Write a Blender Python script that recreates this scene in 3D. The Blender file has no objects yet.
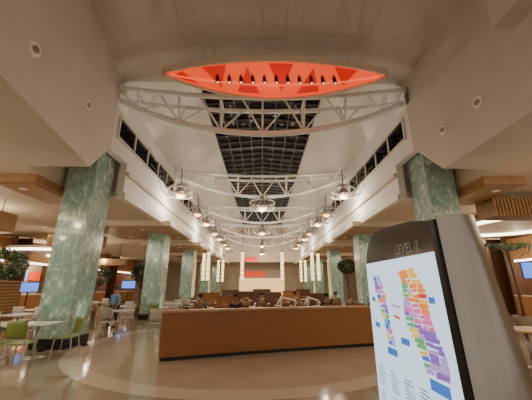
import bpy, math, random
from mathutils import Vector, Matrix
random.seed(7)
S=bpy.context.scene
COL=S.collection
LG=.85   # overall lamp level

# ---------------------------------------------------------------- materials
def nt(name):
    m=bpy.data.materials.new(name); m.use_nodes=True
    n=m.node_tree; b=n.nodes["Principled BSDF"]; return m,n,b
def mat(name,c,rough=.5,metal=0,emis=None,es=0,noise=0,scale=8,bump=0,stretch=None,spec=None):
    m,n,b=nt(name)
    b.inputs["Base Color"].default_value=(*c,1)
    b.inputs["Roughness"].default_value=rough; b.inputs["Metallic"].default_value=metal
    if spec is not None: b.inputs["Specular IOR Level"].default_value=spec
    if emis: 
        b.inputs["Emission Color"].default_value=(*emis,1); b.inputs["Emission Strength"].default_value=es
    if noise or bump:
        tc=n.nodes.new("ShaderNodeTexCoord"); mp=n.nodes.new("ShaderNodeMapping")
        if stretch: mp.inputs["Scale"].default_value=stretch
        nz=n.nodes.new("ShaderNodeTexNoise"); nz.inputs["Scale"].default_value=scale; nz.inputs["Detail"].default_value=4
        n.links.new(tc.outputs["Object"],mp.inputs[0]); n.links.new(mp.outputs[0],nz.inputs["Vector"])
        if noise:
            r=n.nodes.new("ShaderNodeValToRGB")
            r.color_ramp.elements[0].position=.3; r.color_ramp.elements[1].position=.7
            r.color_ramp.elements[0].color=(*[x*(1-noise) for x in c],1)
            r.color_ramp.elements[1].color=(*[min(1,x*(1+noise)) for x in c],1)
            n.links.new(nz.outputs["Fac"],r.inputs[0]); n.links.new(r.outputs[0],b.inputs["Base Color"])
        if bump:
            bp=n.nodes.new("ShaderNodeBump"); bp.inputs["Strength"].default_value=bump
            n.links.new(nz.outputs["Fac"],bp.inputs["Height"]); n.links.new(bp.outputs[0],b.inputs["Normal"])
    return m
M={}
M['plaster']=mat('plaster',(.59,.53,.465),.75,noise=.03,scale=2)
M['plaster_nave']=mat('plaster_nave',(.78,.75,.70),.7,noise=.03,scale=2)
M['plaster_aisle']=mat('plaster_aisle',(.62,.52,.40),.75,noise=.04,scale=2)
M['fascia']=mat('fascia',(.70,.62,.51),.6,noise=.02)
M['wood']=mat('wood_orange',(.31,.125,.035),.38,noise=.06,scale=3,stretch=(1,1,6))
M['wood_h']=mat('wood_soffit',(.36,.19,.075),.5,noise=.2,scale=3,stretch=(1,8,1))
M['wood_cap']=mat('wood_cap',(.48,.27,.12),.35,noise=.12,scale=4,stretch=(1,6,6))
M['wood_dark']=mat('wood_dark',(.12,.055,.025),.45,noise=.3,scale=6,stretch=(6,6,1))
M['wood_chair']=mat('wood_chair',(.22,.10,.035),.45,noise=.25,scale=6,stretch=(6,6,1))
M['dark']=mat('dark_metal',(.03,.026,.024),.4,.5,noise=.1)
M['bronze']=mat('bronze_frame',(.10,.088,.076),.18,.85,noise=.08,scale=3)
M['steel']=mat('brushed_steel',(.46,.42,.385),.2,1.0,noise=.1,scale=1.6,stretch=(14,3,.5))
M['chrome']=mat('chrome',(.5,.47,.44),.3,.9,noise=.05)
M['cage']=mat('cage_grey',(.55,.52,.47),.4,.4,noise=.05)
M['cable']=mat('cable_steel',(.6,.55,.48),.4,.5,noise=.05)
M['white_steel']=mat('white_painted_steel',(.92,.91,.88),.45,noise=.03)
M['white_top']=mat('white_laminate',(.66,.66,.62),.25,noise=.05)
M['lime']=mat('lime_plastic',(.20,.29,.045),.35,noise=.06)
M['offwhite']=mat('offwhite_plastic',(.5,.47,.4),.35,noise=.05)
M['glass_dark']=mat('night_glass',(.004,.005,.008),.06,noise=.2,spec=.35)
M['mullion']=mat('mullion',(.17,.175,.185),.5,.2,noise=.1)
M['lamp']=mat('lamp_glow',(1,.9,.7),.5,emis=(1,.80,.55),es=12)
M['lamp_small']=mat('spotlight_glow',(1,.8,.6),.5,emis=(1,.6,.4),es=1.4)
M['lamp_amber']=mat('lamp_amber',(1,.6,.2),.5,emis=(1,.42,.08),es=7)
M['lantern']=mat('lantern_glow',(1,.9,.65),.5,emis=(1,.68,.30),es=2.3,noise=.03)
M['cove']=mat('cove_glow',(1,.95,.85),.5,emis=(1,.86,.64),es=7)
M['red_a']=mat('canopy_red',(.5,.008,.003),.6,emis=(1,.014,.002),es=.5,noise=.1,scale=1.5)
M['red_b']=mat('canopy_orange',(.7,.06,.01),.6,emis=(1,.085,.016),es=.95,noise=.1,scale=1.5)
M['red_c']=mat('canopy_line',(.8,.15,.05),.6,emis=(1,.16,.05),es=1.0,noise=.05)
M['red_sign']=mat('red_sign',(.7,.05,.02),.5,emis=(1,.10,.03),es=.7)
M['rim']=mat('canopy_rim',(.80,.62,.45),.5,noise=.03)
M['screen_blue']=mat('screen_blue',(.1,.3,.8),.3,emis=(.08,.25,1),es=1.3)
M['menu']=mat('menu_glow',(.9,.7,.4),.3,emis=(1,.6,.25),es=1.3,noise=.2,scale=5)
M['leaf']=mat('leaf',(.03,.08,.022),.5,noise=.4,scale=3)
M['bark']=mat('bark',(.12,.07,.04),.8,noise=.3,scale=15)
M['pot']=mat('pot',(.22,.16,.11),.6,noise=.15)
M['skin']=mat('skin',(.32,.17,.11),.6,noise=.05)
M['hair']=mat('hair',(.02,.014,.01),.6,noise=.3,scale=30)
M['cloth_blue']=mat('cloth_blue',(.10,.28,.52),.8,noise=.1)
M['cloth_black']=mat('cloth_black',(.02,.02,.025),.85,noise=.2)
M['cloth_grey']=mat('cloth_grey',(.10,.10,.11),.85,noise=.1)
M['cloth_red']=mat('cloth_red',(.22,.03,.02),.8,noise=.1)
M['cloth_white']=mat('cloth_white',(.42,.39,.35),.8,noise=.05)
M['denim']=mat('denim',(.03,.05,.11),.85,noise=.2,scale=20)
M['eye']=mat('eye',(.02,.02,.02),.2,noise=.1)

def column_mat():
    m,n,b=nt('green_marble_lightstreaks')
    tc=n.nodes.new("ShaderNodeTexCoord"); mp=n.nodes.new("ShaderNodeMapping"); mp.inputs["Scale"].default_value=(1,1,.6)
    a=n.nodes.new("ShaderNodeTexNoise"); a.inputs["Scale"].default_value=4.2; a.inputs["Detail"].default_value=5; a.inputs["Distortion"].default_value=1.6
    r=n.nodes.new("ShaderNodeValToRGB"); e=r.color_ramp.elements
    e[0].position=.30; e[0].color=(.19,.33,.28,1); e[1].position=.72; e[1].color=(.72,.82,.70,1)  # pale end of the noise paints reflected light streaks into the cladding colour
    k=e.new(.54); k.color=(.30,.45,.385,1)
    n.links.new(tc.outputs["Object"],mp.inputs[0]); n.links.new(mp.outputs[0],a.inputs["Vector"])
    n.links.new(a.outputs["Fac"],r.inputs[0]); n.links.new(r.outputs[0],b.inputs["Base Color"])
    b.inputs["Roughness"].default_value=.14; b.inputs["Coat Weight"].default_value=.4
    return m
M['marble_lightstreaks']=column_mat()

def floor_mat():
    m,n,b=nt('polished_floor'); L=n.links.new
    tc=n.nodes.new("ShaderNodeTexCoord")
    br=n.nodes.new("ShaderNodeTexBrick"); br.offset=0
    br.inputs["Scale"].default_value=1.0; br.inputs["Brick Width"].default_value=.6; br.inputs["Row Height"].default_value=.6
    br.inputs["Mortar Size"].default_value=.006
    br.inputs["Color1"].default_value=(.38,.31,.23,1); br.inputs["Color2"].default_value=(.33,.265,.195,1); br.inputs["Mortar"].default_value=(.2,.155,.11,1)
    L(tc.outputs["Object"],br.inputs["Vector"])
    nz=n.nodes.new("ShaderNodeTexNoise"); nz.inputs["Scale"].default_value=1.3; nz.inputs["Detail"].default_value=8
    L(tc.outputs["Object"],nz.inputs["Vector"])
    r=n.nodes.new("ShaderNodeValToRGB"); r.color_ramp.elements[0].color=(.47,.39,.295,1); r.color_ramp.elements[1].color=(.53,.445,.345,1)
    r.color_ramp.elements[0].position=.35; r.color_ramp.elements[1].position=.65
    L(nz.outputs["Fac"],r.inputs[0])
    sub=n.nodes.new("ShaderNodeVectorMath"); sub.operation='DISTANCE'; sub.inputs[1].default_value=(-.4,9.6,0)
    L(tc.outputs["Object"],sub.inputs[0])
    lt=n.nodes.new("ShaderNodeMath"); lt.operation='LESS_THAN'; lt.inputs[1].default_value=4.75
    L(sub.outputs["Value"],lt.inputs[0])
    mx=n.nodes.new("ShaderNodeMix"); mx.data_type='RGBA'
    L(lt.outputs[0],mx.inputs["Factor"]); L(br.outputs["Color"],mx.inputs[6]); L(r.outputs[0],mx.inputs[7])
    d=n.nodes.new("ShaderNodeMath"); d.operation='SUBTRACT'; d.inputs[1].default_value=4.55; L(sub.outputs["Value"],d.inputs[0])
    ab=n.nodes.new("ShaderNodeMath"); ab.operation='ABSOLUTE'; L(d.outputs[0],ab.inputs[0])
    l2=n.nodes.new("ShaderNodeMath"); l2.operation='LESS_THAN'; l2.inputs[1].default_value=.22; L(ab.outputs[0],l2.inputs[0])
    m2=n.nodes.new("ShaderNodeMix"); m2.data_type='RGBA'; m2.inputs[7].default_value=(.62,.54,.43,1)
    L(l2.outputs[0],m2.inputs["Factor"]); L(mx.outputs[2],m2.inputs[6])
    L(m2.outputs[2],b.inputs["Base Color"]); b.inputs["Roughness"].default_value=.08
    b.inputs["Specular IOR Level"].default_value=1.0
    return m
M['floor']=floor_mat()

# ---------------------------------------------------------------- mesh builder
class MB:
    def __init__(s): s.v=[];s.f=[];s.m=[]
    def add(s,vs,fs,mi=0):
        o=len(s.v); s.v+= [tuple(p) for p in vs]
        for f in fs: s.f.append([i+o for i in f]); s.m.append(mi)
        return s
    def box(s,x0,x1,y0,y1,z0,z1,mi=0):
        if x0>x1:x0,x1=x1,x0
        vs=[(x0,y0,z0),(x1,y0,z0),(x1,y1,z0),(x0,y1,z0),(x0,y0,z1),(x1,y0,z1),(x1,y1,z1),(x0,y1,z1)]
        return s.add(vs,[(0,3,2,1),(4,5,6,7),(0,1,5,4),(1,2,6,5),(2,3,7,6),(3,0,4,7)],mi)
    def tube(s,p,q,r,r2=None,n=8,mi=0):
        p=Vector(p);q=Vector(q); r2=r if r2 is None else r2
        d=(q-p).normalized(); a=Vector((0,0,1)) if abs(d.z)<.9 else Vector((1,0,0))
        u=d.cross(a).normalized(); w=d.cross(u)
        vs=[];
        for c,rr in((p,r),(q,r2)):
            for i in range(n):
                t=2*math.pi*i/n; vs.append(c+u*math.cos(t)*rr+w*math.sin(t)*rr)
        fs=[(i,i+n,(i+1)%n+n,(i+1)%n) for i in range(n)]
        fs.append(tuple(range(n))); fs.append(tuple(range(2*n-1,n-1,-1)))
        return s.add(vs,fs,mi)
    def path(s,pts,r,n=8,mi=0,closed=False):
        P=[Vector(p) for p in pts]; k=len(P); vs=[];fs=[]
        for i in range(k):
            a=P[(i-1)%k] if (closed or i>0) else P[i]; b=P[(i+1)%k] if (closed or i<k-1) else P[i]
            d=(b-a).normalized(); up=Vector((0,0,1)) if abs(d.z)<.95 else Vector((1,0,0))
            u=d.cross(up).normalized(); w=u.cross(d)
            for j in range(n):
                t=2*math.pi*j/n; vs.append(P[i]+u*math.cos(t)*r+w*math.sin(t)*r)
        for i in range(k if closed else k-1):
            i2=(i+1)%k
            for j in range(n):
                j2=(j+1)%n; fs.append((i*n+j,i*n+j2,i2*n+j2,i2*n+j))
        if not closed: fs.append(tuple(range(n-1,-1,-1))); fs.append(tuple(range((k-1)*n,k*n)))
        return s.add(vs,fs,mi)
    def prism(s,poly,fn,a,b,mi=0):
        n=len(poly); vs=[fn(p[0],p[1],a) for p in poly]+[fn(p[0],p[1],b) for p in poly]
        fs=[tuple(range(n)),tuple(range(2*n-1,n-1,-1))]+[(i,i+n,(i+1)%n+n,(i+1)%n) for i in range(n)]
        return s.add(vs,fs,mi)
    def lathe(s,prof,c=(0,0,0),n=20,mi=0):
        vs=[];k=len(prof)
        for r,z in prof:
            for j in range(n):
                t=2*math.pi*j/n; vs.append((c[0]+r*math.cos(t),c[1]+r*math.sin(t),c[2]+z))
        fs=[]
        for i in range(k-1):
            for j in range(n):
                j2=(j+1)%n; fs.append((i*n+j,i*n+j2,(i+1)*n+j2,(i+1)*n+j))
        if prof[0][0]>0: fs.append(tuple(range(n-1,-1,-1)))
        if prof[-1][0]>0: fs.append(tuple(range((k-1)*n,k*n)))
        return s.add(vs,fs,mi)
    def ell(s,c,r,n=10,mi=0):
        vs=[];h=n//2+1
        for i in range(h+1):
            ph=math.pi*i/h
            for j in range(n):
                t=2*math.pi*j/n
                vs.append((c[0]+r[0]*math.sin(ph)*math.cos(t),c[1]+r[1]*math.sin(ph)*math.sin(t),c[2]-r[2]*math.cos(ph)))
        fs=[(i*n+j,i*n+(j+1)%n,(i+1)*n+(j+1)%n,(i+1)*n+j) for i in range(h) for j in range(n)]
        return s.add(vs,fs,mi)
    def mesh(s,name,mats,smooth=False):
        me=bpy.data.meshes.new(name); me.from_pydata(s.v,[],s.f)
        for m in mats: me.materials.append(M[m])
        for p,i in zip(me.polygons,s.m): p.material_index=i; p.use_smooth=smooth
        import bmesh
        bm=bmesh.new(); bm.from_mesh(me); bmesh.ops.remove_doubles(bm,verts=bm.verts,dist=1e-5)
        bmesh.ops.recalc_face_normals(bm,faces=bm.faces); bm.to_mesh(me); bm.free()
        me.update(); return me
def props(o,**k):
    for a,b in k.items(): o[a]=b
def ob(mb,name,mats,parent=None,smooth=False,bevel=0,**k):
    if isinstance(mats,str): mats=[mats]
    o=bpy.data.objects.new(name,mb.mesh(name,mats,smooth)); COL.objects.link(o)
    if parent: o.parent=parent
    if bevel:
        b=o.modifiers.new("b",'BEVEL'); b.width=bevel; b.segments=2; b.limit_method='ANGLE'
    props(o,**k); return o
def empty(name,loc=(0,0,0),rz=0,**k):
    o=bpy.data.objects.new(name,None); COL.objects.link(o); o.location=loc; o.rotation_euler[2]=rz
    o.empty_display_size=.1; props(o,**k); return o
def dup(root,loc,rz=0,scale=None,**k):
    def rec(o,par):
        c=o.copy(); COL.objects.link(c)
        if par: c.parent=par
        for ch in list(o.children): rec(ch,c)
        return c
    c=rec(root,None); c.location=loc; c.rotation_euler[2]=rz
    if scale: c.scale=(scale,)*3
    props(c,**k); return c
def st(mb,name,mats,**k): return ob(mb,name,mats,kind="structure",**k)
def light(kind,name,loc,e,color=(1,.84,.66),parent=None,size=.1,rot=None,spot=None):
    l=bpy.data.lights.new(name,kind); l.energy=e*LG; l.color=color
    if kind in('POINT','SPOT'): l.shadow_soft_size=size
    if spot: l.spot_size=math.radians(spot); l.spot_blend=.6
    o=bpy.data.objects.new(name,l); COL.objects.link(o); o.location=loc
    if rot: o.rotation_euler=rot
    if parent: o.parent=parent
    return o

# ---------------------------------------------------------------- shell
YE=44; XO=17; ZA=4.6; ZN=7.95; ZC=8.2; XN=4.85
st(MB().box(-XO,XO,-4,YE,-.2,0),'floor','floor')
st(MB().box(-XN,XN,-4,8.12,ZC,ZC+.2),'ceiling','plaster')
for sgn,side in((-1,'left'),(1,'right')):
    mb=MB(); mb.box(sgn*6.15,sgn*XO,-4,7.2,ZA,ZA+.2)
    mb.box(sgn*6.3,sgn*XO,7.2,9.6,ZA,ZA+.2); mb.box(sgn*5.1,sgn*XO,9.6,YE,ZA,ZA+.2)
    mb.box(sgn*4.9,sgn*6.4,7.1,9.7,5.95,6.1)
    mb.box(sgn*6.28,sgn*6.4,6.9,9.8,ZA+.1,6.1); mb.box(sgn*5.0,sgn*6.4,9.7,9.8,ZA+.1,6.1)
    st(mb,'ceiling_aisle_'+side,'plaster_aisle')
    st(MB().box(sgn*XN,sgn*(XN+.25),9.5,YE,ZA-.02,5.8).box(sgn*XN,sgn*(XN+.25),8.15,YE,5.8,ZN),'wall_nave_'+side,'plaster_nave')
    st(MB().prism([(sgn*XN,ZN),(sgn*2.6,9.5),(sgn*2.6,9.7),(sgn*(XN+.3),ZN+.1)],lambda x,z,y:(x,y,z),8.1,YE),'ceiling_slope_'+side,'plaster_nave')
    st(MB().box(sgn*XO,sgn*(XO+.2),-4,YE,0,ZA+.2),'wall_outer_'+side,'plaster_aisle')
    prof=[(-4,ZA-.03),(6.9,ZA-.03),(8.1,5.75),(8.1,ZC+.1),(-4,ZC+.1)]
    if sgn<0: fx=lambda y:-(4.72-.19*(8.1-y))
    else: fx=lambda y:4.78
    mb=MB(); n=len(prof)
    vs=[(fx(y),y,z) for y,z in prof]+[(sgn*(6.2),y,z) for y,z in prof]
    mb.add(vs,[tuple(range(n)),tuple(range(2*n-1,n-1,-1))]+[(i,i+n,(i+1)%n+n,(i+1)%n) for i in range(n)])
    st(mb,'wall_bulkhead_'+side,'plaster')
st(MB().box(4.38,4.79,-4,4.2,6.3,ZC),'wall_bulkhead_step','plaster')
st(MB().box(-5,5,8.0,8.12,ZC+.2,11),'wall_gable','plaster_nave')
st(MB().box(-XO,XO,YE,YE+.2,0,11),'wall_far','plaster_aisle')
st(MB().box(-5,5,YE-6,YE-5.8,ZA,10.7),'wall_far_header','plaster_aisle')

# skylight bays
wi=1; PITCH=6.9; SW=2.62; RG=.25
bays=[8.4+PITCH*i for i in range(5)]
y0s=[8.2]+[b+.5 for b in bays[1:]]
for i in range(5):
    a=y0s[i]; b=y0s[i+1] if i<4 else YE
    mb=MB()
    for s in(-1,1):
        mb.prism([(s*SW,9.6),(0,9.6+RG),(0,9.65+RG),(s*SW,9.65)],lambda x,z,y:(x,y,z),a,b,0)
        N=max(4,int((b-a)/.7))
        for k in range(N+1):
            y=a+.03+(b-a-.06)*k/N; h=.045 if k in(0,N) else .015
            mb.prism([(s*SW,9.5),(0,9.5+RG),(0,9.6+RG),(s*SW,9.6)],lambda x,z,yy:(x,yy,z),y-h,y+h,1)
        for t in(.02,.26,.5,.75):
            x=s*SW*(1-t); z=9.55+RG*t
            mb.box(x-.018,x+.018,a,b,z-.05,z+.04,1)
    mb.box(-.03,.03,a,b,9.5+RG,9.6+RG,1)
    st(mb,'window_%d'%wi,['glass_dark','mullion']); wi+=1
for i in range(5):
    a=bays[i]+.15 ; b=bays[i]+PITCH-.55
    for s in(-1,1):
        mb=MB(); mb.box(s*(XN-.02),s*(XN-.005),a,b,6.4,7.1,0)
        for k in range(6):
            y=a+(b-a)*k/5; mb.box(s*(XN-.06),s*(XN-.004),y-.035,y+.035,6.36,7.14,1)
        mb.box(s*(XN-.06),s*(XN-.004),a,b,6.34,6.41,1); mb.box(s*(XN-.06),s*(XN-.004),a,b,7.09,7.16,1)
        st(mb,'window_%d'%wi,['glass_dark','fascia']); wi+=1
for j,s in enumerate((-1,1)):
    st(MB().box(s*(XN-.12),s*(XN-.001),9.5,YE-6,5.35,5.5).box(s*(XN-.08),s*(XN-.001),9.5,YE-6,ZA-.1,ZA+.12),'trim_%d'%(j+1),'fascia')
for i,by in enumerate(bays):
    for s in(-1,1):
        x0=6.28 if i==0 else 4.35; x1=8.6 if i else 7.5
        ya,yb=(by-.9,by+1.3) if i==0 else (by-1.9,by+2.4)
        zt=ZA-.005
        ob(MB().box(s*x0,s*x1,ya,yb,4.36,zt,0).box(s*(x0+.12),s*(x1-.12),ya+.12,yb-.12,4.33,4.361,1),'soffit_canopy',['fascia' if i else 'wood_h','wood_h'],
           label="cream-edged ceiling canopy with brown wood underside around a column" if i else "brown wood ceiling canopy panel beside a green column",category="ceiling canopy",group="wood soffit canopies")

# ---------------------------------------------------------------- columns
def column(s,y,top,up):
    e=empty('column',(s*5.66,y+.5,0),0,label="square column clad in pale teal-green mottled panels with painted-in light streaks and dark base",category="column",group="green panelled columns")
    mb=MB(); z=.25; W=.44
    while z<top-.01:
        z2=min(top,z+1.15); mb.box(-W,W,-.5,.5,z+.004,z2-.004,0); z=z2
    mb.box(-W+.01,W-.01,-.49,.49,.2,top,1)
    ob(mb,'shaft',['marble_lightstreaks','chrome'],e)
    ob(MB().box(-W-.04,W+.04,-.54,.54,0,.25),'base','dark',e,bevel=.01)
    if up:
        for (px,py,rx,ry) in((0,-.72,-.10,0),(-s*.68,0,0,s*.12)):
            ob(MB().lathe([(.07,0),(.08,.06),(.055,.08),(.05,.06),(0,.06)],(px,py,0),n=14),'uplight','dark',e,True)
            light('SPOT','uplight_source',(px,py,.12),60,(1,.94,.82),e,.03,rot=(math.pi-rx,ry,0),spot=50)
for i,by in enumerate(bays):
    for s in(-1,1): column(s,by,5.9 if i==0 else 4.33,i<3)

# ---------------------------------------------------------------- trusses
def truss():
    e=empty('roof_truss',(0,8.35,0),0,label="white tubular steel crescent truss spanning the hall",category="truss",group="white roof trusses")
    W=4.8; N=14
    def top(x,o): return (x,o,7.5+.36*(x/W)**2)
    def bot(x): return (x,0,6.4+1.2*(x/W)**2)
    xs=[-W+2*W*k/28 for k in range(29)]
    for o in(-.38,.38): ob(MB().path([top(x,o) for x in xs],.08),'top_chord','white_steel',e,True)
    ob(MB().path([bot(x) for x in xs],.10),'bottom_chord','white_steel',e,True)
    nodes=[-W+2*W*k/N for k in range(N+1)]
    for k in range(1,N,2):
        x=nodes[k]
        for o in(-.38,.38):
            ob(MB().tube(bot(x),top(x,o),.038,n=6),'strut','white_steel',e,True)
        if k+2<N+1: ob(MB().tube(bot(x),top(nodes[k+1],.38),.032,n=6),'diagonal_strut','white_steel',e,True)
        if k-1>=0: ob(MB().tube(bot(x),top(nodes[k-1],-.38),.032,n=6),'diagonal_strut','white_steel',e,True)
        ob(MB().tube(top(x,-.38),top(x,.38),.036,n=6),'cross_strut','white_steel',e,True)
    for s in(-1,1): ob(MB().box(s*4.78,s*4.845,-.5,.5,7.35,7.95),'end_plate','white_steel',e)
    return e
tr=truss()
for by in bays[1:]: dup(tr,(0,by,0))

# ---------------------------------------------------------------- pendants
def pendant():
    e=empty('industrial_pendant',(0,0,0),0,label="grey ringed cage pendant with solid shade and warm amber lamp",category="pendant lamp",group="industrial pendant lamps")
    ring=lambda r,z,n=20:[(r*math.cos(2*math.pi*k/n),r*math.sin(2*math.pi*k/n),z) for k in range(n)]
    ob(MB().path(ring(.5,.14),.024,6,closed=True),'cage_ring','cage',e,True)
    ob(MB().path(ring(.5,-.1),.024,6,closed=True),'cage_ring','cage',e,True)
    mb=MB()
    for k in range(8):
        t=math.pi*k/4; c,s_=math.cos(t),math.sin(t)
        mb.path([(0,0,.42),(c*.3,s_*.3,.32),(c*.5,s_*.5,.14),(c*.5,s_*.5,-.1)],.015,5)
    ob(mb,'cage_arm','cage',e)
    ob(MB().lathe([(.05,.42),(.1,.34),(.13,.16),(.25,.02),(.28,-.12),(.26,-.12),(.1,.1),(0,.12)],n=18),'lamp_shade','chrome',e,True)
    ob(MB().ell((0,0,-.1),(.17,.17,.12)),'bulb','lamp_amber',e,True)
    ob(MB().tube((0,0,.38),(0,0,1.08),.018,n=6),'stem','dark',e)
    return e
pd=pendant(); first=True
for i,by in enumerate(bays[1:]):
    for x in(-4.1,0,4.1):
        for yy in((by-1.7,by+2.3)):
            if x==0 and yy>by: continue
            zz=6.05 if x else 5.4
            if first: pd.location=(x,yy,zz); pd.scale=(1.22,)*3; c=pd; first=False
            else: c=dup(pd,(x,yy,zz),scale=1.22)
for s in(-4.1,4.1):
    for i,by in enumerate(bays[1:]):
        ob(MB().path([(s,by-2.1,7.42),(s,by+2.7,7.42)],.035),'lamp_rail','white_steel',label="thin white steel rail carrying pendant lamps between trusses",category="rail",group="lamp rails")
for i,by in enumerate(bays[1:]):
    for x in(-4.0,0,4.0):
        light('POINT','lamp_light',(x,by-1.7,5.5 if x else 4.85),200 if x else 165,(1,.88,.74),size=.06)

# ---------------------------------------------------------------- red canopy
cz=7.2
cn=empty('ceiling_canopy',(0.36,6.5,cz),0,label="suspended glowing red-orange lens-shaped ceiling canopy with tan rim",category="ceiling canopy")
HW=3.1
def near(x): return -.48*(1-(x/HW)**2)
def far(x): return 1.02*max(0,(1-(x/HW)**2))**.95
N=28
xs=[-HW+2*HW*k/N for k in range(N+1)]
K=N+1
mb=MB(); mb.v=[(x,near(x),0) for x in xs]+[(x,far(x)+.001,0) for x in xs]
for k in range(N):
    mb.f+=[[k,k+1,K+k+1,K+k]]; mb.m+=[0]
ob(mb,'glowing_panel',['red_b'],cn)
for k in range(1,N-3,4):
    a_,b_,c_=xs[k],xs[k+3],xs[min(N,k+2)]
    p=lambda x,t:(x,near(x)+(far(x)-near(x))*t)
    up=(k//4)%2
    tri=[p(a_,.06),p(b_,.06),p((a_+b_)/2+.1,.84)] if up else [p(a_,.9),p((a_+b_)/2,.14),p(b_,.9)]
    ob(MB().prism(tri,lambda x,y,z:(x,y,z),-.006,-.014),'red_wedge','red_a',cn)
for hh in(.62,):
    ob(MB().path([(x,near(x)+(far(x)-near(x))*hh,-.022) for x in xs[1:-1]],.03,4),'pattern_line','red_c',cn)
mb=MB()
loop=[(x,near(x)-.03) for x in xs]+[(x,far(x)+.07) for x in reversed(xs)]
mb.prism(loop,lambda x,y,z:(x,y,z),.02,.16)
ob(mb,'canopy_rim','rim',cn)
ob(MB().path([(x,far(x)+.03,-.03) for x in xs],.055,6),'rim_edge','rim',cn,True)
ob(MB().path([(x,near(x)-.02,-.02) for x in xs],.035,6),'rim_edge','rim',cn,True)
for k in range(11):
    x=-1.6+3.2*k/10; y=.02
    mb=MB().tube((x,y,0),(x,y,-.1),.014,n=6).tube((x,y,-.1),(x+.02,y-.02,-.3),.05,.06,n=10)
    ob(mb,'spotlight','dark',cn)
    ob(MB().tube((x+.02,y-.02,-.302),(x+.02,y-.021,-.308),.035,n=10),'spotlight_lens','lamp_small',cn)
for x in(-2.3,-1.9,-.25,.1,.5,1.9,2.3):
    ob(MB().tube((x,.1,.16),(x+(.2 if x>0 else -.2),-2.2,.99),.012,n=5),'suspension_cable','cable',cn)
light('POINT','canopy_light',(0.3,6.9,6.9),5,(1,.15,.06),size=.3)

# ---------------------------------------------------------------- speakers / downlights
def wall_speaker(loc,sgn,ang=0):
    e=empty('ceiling_speaker',loc,ang,label="round white flush speaker with dark grille",category="speaker",group="wall speakers")
    ob(MB().tube((0,0,0),(-sgn*.03,0,0),.13,n=24),'rim','white_steel',e)
    ob(MB().tube((-sgn*.03,0,0),(-sgn*.05,0,0),.07,n=20),'grille','chrome',e)
wall_speaker((-(4.72-.19*1.95)+.0,6.15,5.9),-1,-.0)
wall_speaker((-(4.72-.19*4.1),4.0,5.5),-1,0)
wall_speaker((4.78,6.6,5.55),1); wall_speaker((4.78,5.35,5.5),1)

def downlight(x,y,z,e=0,r=.08):
    o=empty('downlight',(x,y,z),0,label="small round recessed ceiling downlight",category="downlight",group="recessed downlights")
    ob(MB().lathe([(r,0),(r*1.35,0),(r*1.35,-.015),(r,-.015)],n=16),'trim_ring','white_steel',o)
    ob(MB().tube((0,0,-.002),(0,0,-.008),r,n=16),'lens','lamp',o)
    if e: light('SPOT','downlight_source',(0,0,-.03),e*2.2,(1,.82,.60),o,.06,spot=150)
for s in(-1,1):
    for (x,y,e) in((5.7,4.6,60),(7.5,4.8,0),(6.6,6.1,60),(9,6.5,70),(11.5,6.5,70),(10,9,0),(12,10,90),(10,12.5,0),(11.5,15,110),(9.5,18,70),(13,20,90),(10,24,110),(12.5,28,60),(9.5,32,110),(13,36,60),(7.5,2.0,60),(14.5,13,0),(14.5,8,0)):
        downlight(s*x,y,ZA-(.03 if x<6.2 else 0),e)
for i,by in enumerate(bays[1:]):
    for s in(-1,1):
        downlight(s*6.0,by-1.0,4.33,60); downlight(s*7.6,by-1.0,4.33); downlight(s*7.6,by+1.2,4.33,0); downlight(s*4.9,by+1.4,4.33)
for s in(-1,1): downlight(s*7.0,8.0,4.33,60)

def cove(x,y,z,rx,ry,e_=260):
    pts=[(rx*math.cos(2*math.pi*k/36),ry*math.sin(2*math.pi*k/36),0) for k in range(36)]
    e=empty('cove_light',(x,y,z),0,label="oval glowing cove light ring under the ceiling",category="cove light",group="cove light rings")
    ob(MB().path(pts,.07,6,closed=True),'light_strip','cove',e,True)
    out=[(rx*1.06*math.cos(2*math.pi*k/36),ry*1.06*math.sin(2*math.pi*k/36)) for k in range(36)]
    ob(MB().prism(out,lambda a,b,c:(a,b,c),.07,.2),'tray','fascia',e)
    for t in range(4): light('POINT','cove_source',(rx*1.25*math.cos(t*1.57+.78),ry*1.25*math.sin(t*1.57+.78),-.3),e_/4,(1,.84,.62),e,.12)
cove(11.6,12.5,4.2,2.2,2.6); cove(-12.3,9.0,4.25,2.2,2.0); cove(-13.2,18.5,3.6,2.4,2.2); cove(13,21,4.0,2.4,2.4)
cove(9.2,3.2,4.35,1.6,1.9,170); cove(-9.2,3.2,4.35,1.6,1.9,170)  # extra rings outside the view, added to brighten the near aisle ceilings

def slatbox(x,y,z,w,d,h):
    mb=MB(); n=int(w/.12)
    for k in range(n+1):
        xx=-w/2+w*k/n; mb.box(xx-.04,xx+.04,-d/2,d/2,0,h,0)
    mb.box(-w/2,w/2,-d/2+.02,d/2-.02,.03,h-.03,1)
    e=empty('hanging_wood_baffle',(x,y,z),0,label="brown slatted wood box hanging from the aisle ceiling",category="ceiling baffle",group="wood baffles")
    ob(mb,'slatted_box',['wood_h','wood_dark'],e)
    for sx in(-1,1): ob(MB().tube((sx*w*.4,0,h),(sx*w*.4,0,ZA-z),.012,n=6),'hanger','dark',e)
slatbox(9.15,9.3,3.8,3.0,.8,.62); slatbox(-9.9,9.8,3.45,2.0,.8,.6); slatbox(-9.95,15.5,3.6,2.6,.8,.6); slatbox(10.0,16.5,3.6,2.6,.8,.5)
slatbox(-11.4,20.9,3.0,3,.8,.45)

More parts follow.
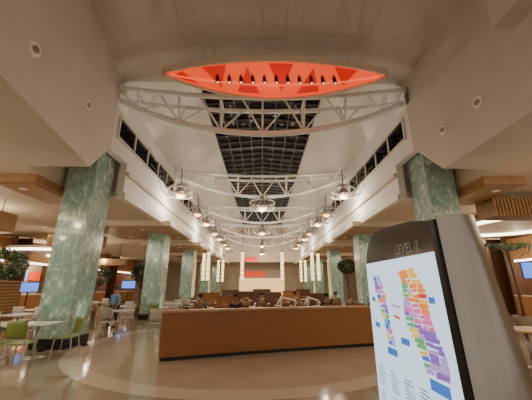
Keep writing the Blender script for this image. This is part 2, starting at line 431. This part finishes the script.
# ---------------------------------------------------------------- barrier
(ax,ay),(bx,by),(cx,cy)=(-2.28,7.05),(.35,7.93),(3.3,8.75)
d=2*(ax*(by-cy)+bx*(cy-ay)+cx*(ay-by))
ux=((ax*ax+ay*ay)*(by-cy)+(bx*bx+by*by)*(cy-ay)+(cx*cx+cy*cy)*(ay-by))/d
uy=((ax*ax+ay*ay)*(cx-bx)+(bx*bx+by*by)*(ax-cx)+(cx*cx+cy*cy)*(bx-ax))/d
R=math.hypot(ax-ux,ay-uy); a0=math.atan2(ay-uy,ax-ux); a1=math.atan2(cy-uy,cx-ux)
def band(r0,r1,z0,z1,ea=0,n=40):
    A0=a0+(ea if a0>a1 else -ea)/R; A1=a1-(ea if a0>a1 else -ea)/R
    inner=[];outer=[]
    for k in range(n+1):
        t=A0+(A1-A0)*k/n
        inner.append((ux+(R+r0)*math.cos(t),uy+(R+r0)*math.sin(t))); outer.append((ux+(R+r1)*math.cos(t),uy+(R+r1)*math.sin(t)))
    mb=MB(); vs=[];
    for k in range(n+1):
        for (x,y) in(inner[k],outer[k]):
            vs+=[(x,y,z0),(x,y,z1)]
    fs=[]
    for k in range(n):
        a=k*4;b=a+4
        fs+=[(a,a+1,b+1,b),(a+2,b+2,b+3,a+3),(a+1,a+3,b+3,b+1),(a,b,b+2,a+2)]
    fs+=[(0,2,3,1),(n*4,n*4+1,n*4+3,n*4+2)]
    return mb.add(vs,fs)
be=empty('curved_barrier',(0,0,0),0,label="low curved orange-brown wood barrier wall with cap rail",category="barrier")
ob(band(0,.16,.08,1.0),'wood_panel','wood',be)
ob(band(-.03,.2,1.0,1.06,.03),'cap_rail','wood_cap',be,bevel=.01)
ob(band(.03,.13,0,.08,-.03),'toe_kick','dark',be)

hr=empty('stair_handrail',(1.0,10.5,0),0,label="white steel stair handrail behind the wood barrier",category="handrail")
for dx in(0,.9):
    ob(MB().path([(dx-.5,-.6,1.02),(dx-.35,-.4,1.24),(dx+.3,1.2,1.06),(dx+.4,1.5,.95)],.03),'rail','white_steel',hr,True)
    for t in((-.35,-.4,1.24),(.3,1.2,1.06)): ob(MB().tube((dx+t[0],t[1],0),(dx+t[0],t[1],t[2]),.02),'post','white_steel',hr)

# ---------------------------------------------------------------- kiosk
K0=(.81,1.3,0); KR=math.radians(2.4)
ke=empty('directory_kiosk',K0,KR,label="freestanding mall directory totem with bright map screen and steel end",category="directory kiosk")
ne=lambda z:-.055*(1.9-z)
prof=[(ne(0),0),(.0,1.9),(.25,1.945),(.5,1.965),(.66,1.965),(.74,1.94),(.80,1.89),(.845,1.82),(.875,1.74),(.885,0)]
ob(MB().prism(prof,lambda y,z,x:(x,y,z),.004,.16),'housing','bronze',ke,bevel=.006)
ob(MB().prism([(ne(0)-.004,0),(-.004,1.9),(.03,1.9),(.03+ne(0),0)],lambda y,z,x:(x,y,z),-.012,.004),'side_bezel','dark',ke)
mb=MB(); rows=[(0,.39),(.5,.335),(1.0,.28),(1.5,.23),(1.92,.19)]; cols=13; vs=[]
for z,xr in rows:
    for j in range(cols):
        t=j/(cols-1); vs.append((.002+(xr-.002)*t,ne(z)-.012-.028*math.sin(math.pi*t),z))
fs=[(i*cols+j,i*cols+j+1,(i+1)*cols+j+1,(i+1)*cols+j) for i in range(len(rows)-1) for j in range(cols-1)]
k0=len(vs)
for z,xr in rows: vs+=[(.002,ne(z)-.002,z),(xr,.28,z)]
for i in range(len(rows)-1):
    a=i*cols; b=(i+1)*cols; p=k0+i*2; q=p+2
    fs+=[(a,b,q,p),(a+cols-1,p+1,q+1,b+cols-1)]
tp=(len(rows)-1)*cols; fs.append(tuple(range(tp,tp+cols))+(k0+2*len(rows)-1,k0+2*len(rows)-2))
mb.add(vs,fs); ob(mb,'steel_end_panel','steel',ke,True).modifiers.new('e','EDGE_SPLIT').split_angle=.6
ob(MB().box(-.02,.42,-.2,.9,0,.06),'plinth','dark',ke,bevel=.005)
M['scr']=mat('screen_white',(.6,.75,.9),.25,emis=(.62,.82,1.0),es=1.2)
ob(MB().prism([(.035+ne(.42),.42),(.035,1.755),(.845,1.755),(.845,.42)],lambda y,z,x:(x,y,z),-.004,.004),'screen','scr',ke,label="bright pale-blue map screen")
def em(n,c,s=.75): M[n]=mat(n,c,.4,emis=c,es=s)
em('m_purple',(.30,.14,.60)); em('m_pink',(.85,.20,.48)); em('m_orange',(1,.30,.05)); em('m_yellow',(.95,.66,.10)); em('m_green',(.14,.52,.20)); em('m_blue',(.05,.20,.75)); em('m_red',(.85,.06,.05)); em('m_lilac',(.52,.38,.80)); em('m_ink',(.12,.22,.40),.5); em('m_title',(.32,.32,.30),.1)
def P(s,t,x=-.006): return (x,.845-s*(1+.06*(1.75-t)),t)
def region(pts,mt,lvl=0):
    mb=MB(); mb.add([P(a,b,-.0055-.0006*lvl) for a,b in pts],[tuple(range(len(pts)))]); ob(mb,'map_region',mt,ke)
def rect(a,b,c,d): return [(a,c),(b,c),(b,d),(a,d)]
rnd=random.Random(3)
def strip(fc,fw,t1,t0,rows,colsets):
    for r in range(rows):
        ta=t1+(t0-t1)*r/rows; tb=t1+(t0-t1)*(r+.96)/rows
        c=fc((r+.5)/rows); w=fw((r+.5)/rows); cs=colsets[r%len(colsets)]
        x=c-w/2
        ws=[rnd.uniform(.6,1.4) for _ in cs]; sm=sum(ws)
        for q,(cc,ww) in enumerate(zip(cs,ws)):
            wd=w*ww/sm; j=lambda:rnd.uniform(-.005,.005)
            if cc: region([(x+j(),tb+j()),(x+wd*.97+j(),tb+j()),(x+wd*.97+j(),ta+j()),(x+wd*.3,ta+j()*2),(x+j(),ta-.003)],'m_'+cc)
            x+=wd
strip(lambda u:.155+.12*u,lambda u:.10+.02*math.sin(u*6),1.665,1.26,14,[('blue','lilac'),('purple','lilac'),('purple','pink'),('pink','lilac','lilac'),('blue','orange'),('orange','pink'),('lilac','purple','purple'),('green','purple'),('yellow','green'),('green','blue'),('blue','lilac'),('lilac','pink'),('yellow','lilac'),('blue','lilac')])
strip(lambda u:.535+.125*u+.02*math.sin(u*9),lambda u:.17+.07*math.sin(u*3.1),1.685,1.20,20,[('orange','yellow'),('orange','yellow'),('orange','orange','yellow'),('green','orange','orange'),('green','lilac','orange','orange'),('green','yellow','orange','red'),('lilac','orange','orange','yellow'),('lilac','pink','orange'),('pink','pink','orange'),('purple','lilac','pink','pink'),('green','pink','pink'),('green','purple','pink','pink'),('yellow','purple','purple'),('yellow','lilac','purple','purple'),('green','purple','purple'),('green','lilac','purple'),('yellow','purple','lilac'),('blue','purple','lilac'),('green','lilac','lilac'),('lilac','purple')])
region([(.32,1.50),(.42,1.49),(.42,1.475),(.32,1.485)],'m_lilac'); region([(.33,1.44),(.40,1.43),(.40,1.415),(.33,1.425)],'m_red')
region(rect(.05,.10,1.50,1.53),'m_blue'); region(rect(.06,.13,1.34,1.37),'m_blue'); region(rect(.20,.32,1.205,1.245),'m_blue')
region(rect(.38,.47,1.29,1.325),'m_blue'); region(rect(.60,.74,1.135,1.185),'m_blue'); region(rect(.70,.75,1.52,1.55),'m_blue')
mb=MB()
for c_ in range(5):
    for r_ in range(34):
        a=.05+c_*.15; t=1.11-r_*.0175
        w=.05+.075*random.random()
        if r_%8==7: continue
        mb.add([P(*q) for q in rect(a,a+w,t,t+.006)],[(0,1,2,3)])
ob(mb,'legend_lines','m_ink',ke,kind="stuff")
def text(s,size,mt,loc,rot,parent,name='lettering',extr=.001):
    cu=bpy.data.curves.new(name,'FONT'); cu.body=s; cu.size=size; cu.extrude=extr; cu.align_x='CENTER'; cu.align_y='CENTER'
    t=bpy.data.objects.new(name,cu); COL.objects.link(t)
    dg=bpy.context.evaluated_depsgraph_get(); me=bpy.data.meshes.new_from_object(t.evaluated_get(dg))
    bpy.data.objects.remove(t); me.materials.clear(); me.materials.append(M[mt])
    o=bpy.data.objects.new(name,me); COL.objects.link(o); o.parent=parent; o.location=loc; o.rotation_euler=rot; return o
text("LEVEL 2",.075,'m_title',(.001,.28,1.80),(math.pi/2,0,-math.pi/2),ke)

# ---------------------------------------------------------------- furniture
def chair(matn,metal='chrome',lab="",grp=""):
    e=empty('dining_chair',(0,0,0),0,label=lab,category="chair",group=grp)
    mb=MB(); n=6
    vs=[];fs=[]
    for i in range(n+1):
        for j in range(n+1):
            x=-.21+.42*i/n; y=-.2+.42*j/n; z=.45-.02*math.cos(x*7)*math.cos(y*7)
            vs.append((x,y,z))
    for i in range(n):
        for j in range(n): a=i*(n+1)+j; fs.append((a,a+n+1,a+n+2,a+1))
    k=len(vs); vs+=[(x,y,z-.025) for x,y,z in vs[:k]]; fs+=[tuple(q+k for q in reversed(f)) for f in fs[:]]
    bd=[i*(n+1) for i in range(n+1)]+[n*(n+1)+j for j in range(1,n+1)]+[i*(n+1)+n for i in range(n-1,-1,-1)]+[j for j in range(n-1,0,-1)]
    for q in range(len(bd)): a=bd[q];b=bd[(q+1)%len(bd)]; fs.append((a,b,b+k,a+k))
    mb.add(vs,fs); ob(mb,'seat',matn,e,True)
    vs=[];fs=[]
    for i in range(7):
        for j in range(4):
            x=-.2+.4*i/6; z=.54+.36*j/3; y=-.2-.05*j/3-.035*math.cos(x*6)
            vs.append((x,y,z))
    for i in range(6):
        for j in range(3): a=i*4+j; fs.append((a,a+4,a+5,a+1))
    o=ob(MB().add(vs,fs),'backrest',matn,e,True); so=o.modifiers.new("s",'SOLIDIFY'); so.thickness=.02
    for sx in(-1,1):
        ob(MB().path([(sx*.18,-.19,.44),(sx*.2,-.25,0)],.013,6),'leg',metal,e); ob(MB().path([(sx*.18,.17,.43),(sx*.2,.2,0)],.013,6),'leg',metal,e)
        ob(MB().path([(sx*.17,-.19,.44),(sx*.17,-.21,.6)],.012,6),'back_post',metal,e)
    return e
def table(topm,w=.75,d=.75,h=.75,lab="",grp=""):
    e=empty('dining_table',(0,0,0),0,label=lab,category="table",group=grp)
    ob(MB().box(-w/2,w/2,-d/2,d/2,h-.035,h),'tabletop',topm,e,bevel=.008)
    ob(MB().tube((0,0,.03),(0,0,h-.035),.035,n=12),'pedestal','chrome',e,True)
    ob(MB().lathe([(.24,0),(.24,.015),(.06,.035),(0,.035)],n=20),'base','chrome',e,True)
    return e
lime=chair('lime',lab="green plastic dining chair with thin metal legs",grp="green dining chairs")
wch=chair('wood_chair','dark',lab="brown wooden dining chair with dark metal legs",grp="brown dining chairs")
och=chair('offwhite',lab="off-white plastic dining chair with metal legs",grp="off-white dining chairs")
wt=table('white_top',lab="white square food court table on metal pedestal",grp="white dining tables")
bt=table('wood_cap',.8,.8,lab="light brown wood table on metal pedestal",grp="brown dining tables")
used={}
def place(proto,x,y,rz=0):
    if proto.name not in used: used[proto.name]=1; proto.location=(x,y,0); proto.rotation_euler[2]=rz; return proto
    return dup(proto,(x,y,0),rz)
place(wt,-5.35,7.5,.08); place(wt,-6.15,7.4,.08); place(wt,-6.95,7.3,.08)
for x,y,r in((-5.15,6.8,.1),(-5.68,6.75,.1),(-6.22,6.7,.1),(-4.7,7.6,math.pi/2+.1)): place(lime,x,y,r)
place(lime,-6.9,6.6,.1)
for (x,y) in((-5.2,11.2),(-6.9,11.5),(-8.6,11.8),(-4.2,12.8),(-6.3,13.6),(-8.2,14),(-4.5,15.4),(-6.2,18.3),(-9.2,17),(-4.4,18.5),(-7.5,20.5),(-3.4,10.8),(-7.7,9.8)):
    place(wt,x,y,0); place(och if (int(x*10)%3) else lime,x,y-.66,0); place(wch if (int(y*10)%2) else och,x,y+.66,math.pi); 
for (x,y) in((-2.4,12.5),(-.7,13),(.0,15.5),(2.75,13.4),(4.2,12),(-2.6,16.2),(1.8,17),(3.9,16.5),(-1,19),(3,20),(5.6,11.2),(7.4,11.6),(7,14.5),(9.2,14),(6.4,18.3),(8.8,18.8),(5.5,6.4),(7.7,6.9),(-1.0,10.9),(3.0,10.6),(1.0,13.8),(-2.6,23)):
    place(bt,x,y,0)
    for dx,dy,r in((0,-.68,0),(0,.68,math.pi),(-.68,0,-math.pi/2),(.68,0,math.pi/2)):
        if (x,dx) in((1.0,.68),(1.0,-.68),(3.0,.68)): continue
        place(wch,x+dx,y+dy,r)

def booth(x,y,w,rz=0,h=1.25,m='wood_dark'):
    e=empty('booth_bench',(x,y,0),rz,label="dark brown wood booth bench with high back",category="booth bench",group="booth benches")
    ob(MB().box(-w/2,w/2,-.05,.05,0,h),'backrest',m,e,bevel=.01)
    ob(MB().box(-w/2-.01,w/2+.01,-.07,.07,h,h+.05),'cap','wood_chair',e)
    ob(MB().box(-w/2,w/2,.05,.5,.1,.45),'seat','wood_dark',e,bevel=.02)
    for s in(-1,1): ob(MB().box(s*w/2,s*(w/2+.05),-.07,.5,0,h*.75),'side_panel',m,e)
for x,y,w,h in((-3.3,19.6,1.2,1.15),(-1.2,21.5,1.2,1.2),(.8,21.5,1.2,1.15),(-1.7,14.7,1.0,1.1),(3.4,18.1,1.0,1.15),(2.3,23.5,1.3,1.2),(-2.6,24.9,1.4,1.25),(0,26.5,1.6,1.3),(3.6,26,1.2,1.3)): booth(x,y,w,0,h,'wood' if int(x*10)%2 else 'wood_dark')

def stall(x,y,rz,w=4.2,sg='menu',lab="warm-lit food stall with counter, fascia and menu screens"):
    e=empty('food_stall',(x,y,0),rz,label=lab,category="food stall",group="food stalls")
    ob(MB().box(-w/2,w/2,0,.6,.08,1.05,0).box(-w/2-.02,w/2+.02,-.04,.64,1.05,1.1,1),'counter',['wood','white_top'],e)
    ob(MB().box(-w/2,w/2,.2,.45,3.1,4.3),'fascia','wood_h',e)
    ob(MB().box(-w/2+.3,w/2-.3,.15,.2,2.95,3.05),'light_strip','cove',e)
    ob(MB().box(-w/2,w/2,2.2,2.3,0,4.5),'back_panel','plaster_aisle',e)
    for k in(-1,0,1): ob(MB().box(k*1.2-.5,k*1.2+.5,1.9,1.95,2.0,2.6),'menu_screen',sg if k else 'screen_blue',e)
    for s in(-1,1): ob(MB().box(s*(w/2),s*(w/2+.15),0,2.3,0,4.5),'side_wall','wood_dark',e)
    light('POINT','stall_source',(0,1.2,2.7),130,(1,.78,.5),e,.2)
for k,y in enumerate((9.5,15,20.5,26,32)):
    stall(-14.6,y,math.pi/2,sg='menu' if k%2 else 'red_sign'); stall(14.6,y,-math.pi/2,sg='menu' if k%2==0 else 'red_sign')

def slat_counter(x,y,w,d,h):
    mb=MB().box(-w/2+.02,w/2-.02,-d/2+.02,d/2-.02,0,h-.01,1); n=int(h/.12)
    for k in range(n): mb.box(-w/2,w/2,-d/2,d/2,.03+k*.12,.03+k*.12+.09,0)
    e=empty('service_kiosk',(x,y,0),0,label="horizontal wood-slatted service kiosk block",category="kiosk")
    ob(mb,'slatted_body',['wood_h','wood_dark'],e); ob(MB().box(-w/2-.04,w/2+.04,-d/2-.04,d/2+.04,h,h+.05),'countertop','wood_cap',e)
slat_counter(-11.1,11.6,2.4,1.6,1.75)
def tv(x,y,z,rz,w=.9,h=.5,mt='screen_blue'):
    e=empty('display_screen',(x,y,0),rz,label="wide bright blue screen on a thin dark stand",category="screen",group="blue display screens")
    ob(MB().box(-w/2-.03,w/2+.03,0,.05,z-h/2-.03,z+h/2+.03),'frame','dark',e); ob(MB().box(-w/2,w/2,-.006,0,z-h/2,z+h/2),'display',mt,e)
    ob(MB().tube((0,.05,.02),(0,.05,z-h/2),.03),'pole','dark',e); ob(MB().lathe([(.25,0),(.25,.02),(0,.03)],(0,.05,0)),'foot','dark',e)
tv(-11.0,14.2,1.55,.3,.8,.4); tv(10.9,11.4,2.2,-.4,1.0,.6); tv(-9.8,22,1.7,.2)

def lantern(x,y,k=1):
    e=empty('lantern_pendant',(x,y,0),0,label="tall slim glowing warm cream lantern hanging on a cable",category="lantern",group="cream lanterns")
    for q in range(6): ob(MB().tube((0,0,2.0+q*.36),(0,0,2.0+q*.36+.31),.12,n=14),'lantern_shade','lantern',e,True)
    ob(MB().lathe([(.14,4.13),(.14,4.17),(.02,4.22)],n=14),'cap','dark',e); ob(MB().lathe([(.14,1.95),(.14,2.0)],n=14),'bottom_ring','dark',e)
    ob(MB().tube((0,0,2.2),(0,0,7.4 if abs(x)<4.2 else 4.33),.012,n=5),'cable','dark',e)
for x,y in((-4.62,23.2),(-4.1,22.29),(-1.5,22.29),(1.55,22.29),(3.85,22.29),(4.5,23.2),(-4.4,29.6),(4.4,29.6),(-3.9,29.2),(3.9,29.2)): lantern(x,y)

ob(MB().box(-2.6,-.6,YE-6.2,YE-6.01,4.7,5.2),'illuminated_sign','red_sign',label="glowing red shopfront fascia on the far wall",category="sign")
ob(MB().box(-3.5,3.5,YE-.3,YE-.02,0,3.9,0).box(-3.3,3.3,YE-.32,YE-.3,.3,2.7,1).box(-3.2,.5,YE-.34,YE-.3,2.9,3.7,2),'shopfront',['fascia','menu','red_sign'],label="warm-lit shopfront at the far end of the hall",category="shopfront")
light('POINT','far_source',(0,YE-8,4),160,(1,.76,.5),size=.3)

def leaves(mb,c,r,n,L=.16,droop=0):
    for _ in range(n):
        while True:
            d=Vector((random.uniform(-1,1),random.uniform(-1,1),random.uniform(-1,1)))
            if .35<d.length<1: break
        p=Vector(c)+Vector((d.x*r[0],d.y*r[1],d.z*r[2]))
        a=(d.normalized()+Vector((random.uniform(-.6,.6),random.uniform(-.6,.6),random.uniform(-.6,.3)))).normalized()
        b=a.cross(Vector((random.random(),random.random(),random.random()))).normalized()
        w=L*.28; mb.add([p,p+a*L*.5+b*w,p+a*L,p+a*L*.5-b*w],[(0,1,2,3)])
def tree(x,y,h,r,lab="indoor ficus tree with dense dark green leaves in a brown planter",n=650):
    e=empty('potted_tree',(x,y,0),random.random()*6,label=lab,category="tree",group="indoor trees")
    ob(MB().lathe([(.22,0),(.3,.5),(.33,.5),(.33,.56),(.27,.56),(.26,.48),(0,.48)],n=20),'planter','pot',e,True)
    mb=MB().path([(0,0,.4),(.04,0,h*.4),(-.02,.03,h*.65),(0,0,h)],.045,8)
    for k in range(6):
        t=k*1.05; mb.path([(0,0,h*.6),(math.cos(t)*r*.4,math.sin(t)*r*.4,h*.8),(math.cos(t)*r*.75,math.sin(t)*r*.75,h)],.018,5)
    ob(mb,'trunk','bark',e,True)
    mb=MB(); leaves(mb,(0,0,h),(r,r,r*.75),n); ob(mb,'foliage','leaf',e,kind="stuff")
tree(-12.3,14,2.6,.9,n=1300); tree(-8.7,15.6,2.1,.65); tree(5.9,20.2,2.9,.6); tree(-6.6,16.4,2.3,.55)
def palm(x,y,h):
    e=empty('potted_palm',(x,y,0),.4,label="tall indoor palm with arching fronds in a planter",category="palm",group="indoor palms")
    ob(MB().lathe([(.25,0),(.33,.55),(.28,.55),(.27,.5),(0,.5)],n=20),'planter','pot',e,True)
    ob(MB().path([(0,0,.4),(.05,0,h*.5),(0,.04,h)],.05,8),'trunk','bark',e,True)
    for k in range(17):
        t=k*2.4; L=1.0+.25*random.random(); mb=MB(); pts=[]
        for q in range(9):
            s=q/8; pts.append(Vector((math.cos(t)*L*s,math.sin(t)*L*s,h+.55*math.sin(s*2.3)*(.6+.5*((k*3)%5)/5)-.25*s)))
        mb.path(pts,.008,4); side=Vector((-math.sin(t),math.cos(t),0))
        for q in range(1,9):
            for sg in(-1,1):
                p=pts[q]; dd=(pts[q]-pts[q-1]).normalized()
                tip=p+side*sg*.22+dd*.16-Vector((0,0,.07)); mb.add([p-dd*.02,p+side*sg*.1+dd*.1,tip,p+side*sg*.09+dd*.03],[(0,1,2,3)])
        ob(mb,'frond','leaf',e)
palm(9.7,11.2,2.9); palm(8.6,15.6,2.6)

# ---------------------------------------------------------------- people
def skin(pts,edges,root=0,sub=1):
    me=bpy.data.meshes.new('t'); me.from_pydata([p[0] for p in pts],edges,[])
    o=bpy.data.objects.new('t',me); COL.objects.link(o)
    m=o.modifiers.new('s','SKIN'); m.use_smooth_shade=True
    sv=me.skin_vertices[0].data
    for i,p in enumerate(pts):
        r=p[1]; sv[i].radius=(r,r) if not isinstance(r,tuple) else r; sv[i].use_root=(i==root)
    s=o.modifiers.new('u','SUBSURF'); s.levels=sub; s.render_levels=sub
    dg=bpy.context.evaluated_depsgraph_get(); out=bpy.data.meshes.new_from_object(o.evaluated_get(dg))
    bpy.data.objects.remove(o); return out
def person(x,y,rz,pose='sit',shirt='cloth_black',pants='denim',lab="",scale=1):
    e=empty('person',(x,y,0),rz,label=lab,category="person"); e.scale=(scale,)*3
    if pose=='sit':
        hip=.5; J=dict(pel=(0,-.02,hip),sp=(0,0,hip+.2),ch=(0,.02,hip+.4),nk=(0,.03,hip+.54),h1=(0,.045,hip+.62),h2=(0,.05,hip+.72),h3=(0,.04,hip+.79))
        leg=lambda s:[(s*.09,0,hip-.02),(s*.12,.42,hip),(s*.12,.42,.1),(s*.13,.55,.04)]
        arm=lambda s:[(s*.18,.02,hip+.43),(s*.24,.12,hip+.2),(s*.15,.36,.80),(s*.12,.43,.79)]
    else:
        hip=.9; J=dict(pel=(0,0,hip),sp=(0,0,hip+.22),ch=(0,0,hip+.43),nk=(0,.01,hip+.58),h1=(0,.02,hip+.66),h2=(0,.03,hip+.76),h3=(0,.02,hip+.84))
        leg=lambda s:[(s*.09,0,hip-.06),(s*.11,.03+.08*s,.48),(s*.12,-.02+.12*s,.08),(s*.13,.12+.12*s,.04)]
        arm=lambda s:[(s*.18,0,hip+.47),(s*.24,-.02,hip+.2),(s*.22,.12,hip-.02),(s*.21,.16,hip-.09)]
    pts=[(J['pel'],.13),(J['sp'],.115),(J['ch'],.13),(J['nk'],.05),(J['h1'],.062),(J['h2'],.085),(J['h3'],.06)]; ed=[(i,i+1) for i in range(6)]
    for s in(-1,1):
        L=leg(s); b=len(pts); pts+=[(L[0],.085),(L[1],.06),(L[2],.038),(L[3],.03)]; ed+=[(0,b),(b,b+1),(b+1,b+2),(b+2,b+3)]
        A=arm(s); b=len(pts); pts+=[(A[0],.055),(A[1],.042),(A[2],.028),(A[3],.03)]; ed+=[(2,b),(b,b+1),(b+1,b+2),(b+2,b+3)]
        w=Vector(A[3]); d=(w-Vector(A[2])).normalized(); sd=d.cross(Vector((s,0,0))).normalized() if pose!='sit' else Vector((1,0,0))
        for k in range(4):
            o=sd*(k-1.5)*.019; l=(.065,.08,.076,.058)[k]; c=len(pts)
            pts+=[(tuple(w+o+d*.03),.009),(tuple(w+o*1.2+d*(.03+l*.55)-Vector((0,0,.004))),.008),(tuple(w+o*1.2+d*(.03+l)-Vector((0,0,.014))),.007)]; ed+=[(b+3,c),(c,c+1),(c+1,c+2)]
        c=len(pts); t=sd*(-.03*s if pose=='sit' else .03); pts+=[(tuple(w+t),.011),(tuple(w+t*1.7+d*.035),.009)]; ed+=[(b+3,c),(c,c+1)]
    me=skin(pts,ed); me.materials.clear(); me.materials.append(M['skin'])
    import bmesh
    bm=bmesh.new(); bm.from_mesh(me)
    h=Vector(J['h2'])
    for loc,sc in(((0,.095,-.02),(.014,.022,.022)),((-.088,0,-.01),(.012,.02,.03)),((.088,0,-.01),(.012,.02,.03)),((0,.08,-.065),(.026,.012,.008))):
        bmesh.ops.create_uvsphere(bm,u_segments=8,v_segments=6,radius=1,matrix=Matrix.Translation(h+Vector(loc))@Matrix.Diagonal((*sc,1)))
    bm.to_mesh(me); bm.free()
    o=bpy.data.objects.new('body',me); COL.objects.link(o); o.parent=e
    for s in(-1,1): ob(MB().ell((s*.032,h.y+.082,h.z+.008),(.012,.008,.008),8),'eye','eye',e,True)
    mb=MB(); n=14
    mb.ell((0,h.y-.02,h.z+.035),(.1,.105,.095),14); ob(mb,'hair','hair',e,True)
    pts=[(J['pel'],.142),(J['sp'],.13),(J['ch'],.145),((J['nk'][0],J['nk'][1],J['nk'][2]-.03),.062)]; ed=[(0,1),(1,2),(2,3)]
    for s in(-1,1):
        A=arm(s); b=len(pts); pts+=[(A[0],.068),(A[1],.053),(tuple(Vector(A[1]).lerp(Vector(A[2]),.8)),.04)]; ed+=[(2,b),(b,b+1),(b+1,b+2)]
    me=skin(pts,ed); me.materials.clear(); me.materials.append(M[shirt]); o=bpy.data.objects.new('shirt',me); COL.objects.link(o); o.parent=e
    pts=[((J['pel'][0],J['pel'][1],J['pel'][2]-.02),.148)]; ed=[]
    for s in(-1,1):
        L=leg(s); b=len(pts); pts+=[(L[0],.1),(L[1],.075),(L[2],.055)]; ed+=[(0,b),(b,b+1),(b+1,b+2)]
        ob(MB().ell((L[3][0],L[3][1]-.04,.045),(.05,.13,.045),10),'shoe','dark',e,True)
    me=skin(pts,ed); me.materials.clear(); me.materials.append(M[pants]); o=bpy.data.objects.new('trousers',me); COL.objects.link(o); o.parent=e
person(-6.9,6.6,0,'sit','cloth_black','denim',"person in dark clothes seated at a white table")
person(-6.0,12.45,2.8,'stand','cloth_blue','cloth_black',"person in blue shirt standing among tables",.9)
person(-8.6,12.46,math.pi,'sit','cloth_grey','denim',"person in grey top seated at a table")
person(-8.2,13.34,0,'sit','cloth_red','denim',"person in red top seated at a table")
person(0,14.82,0,'sit','cloth_black','denim',"person in black top seated behind the barrier")
person(-2.4,11.82,0,'sit','cloth_grey','denim',"person in dark grey top seated with back turned")
person(2.75,12.72,0,'sit','cloth_black','denim',"person in black top seated with back turned")
person(4.2,11.32,0,'sit','cloth_black','cloth_black',"person in black top seated at a wooden table, back turned")
person(3.9,15.82,0,'sit','cloth_black','denim',"person in black jacket seated at a wooden table")
person(1.8,16.32,0,'sit','cloth_red','denim',"person in red top seated at a wooden table, back turned")
person(-1.0,11.58,math.pi,'sit','cloth_black','denim',"person in black top seated facing the hall entrance")
person(7.4,12.28,math.pi,'sit','cloth_white','denim',"person in white top seated at a wooden table")

w=bpy.data.worlds.new("World"); S.world=w; w.use_nodes=True
w.node_tree.nodes["Background"].inputs[0].default_value=(.95,.84,.72,1); w.node_tree.nodes["Background"].inputs[1].default_value=.6

# ---------------------------------------------------------------- camera
cd=bpy.data.cameras.new("Camera"); cam=bpy.data.objects.new("Camera",cd); COL.objects.link(cam)
cd.sensor_width=36; cd.lens=285/532*36; cd.clip_start=.05
cam.location=(0,0,1.6); cam.rotation_euler=(math.radians(90+16.8),0,math.radians(-.8))
S.camera=cam
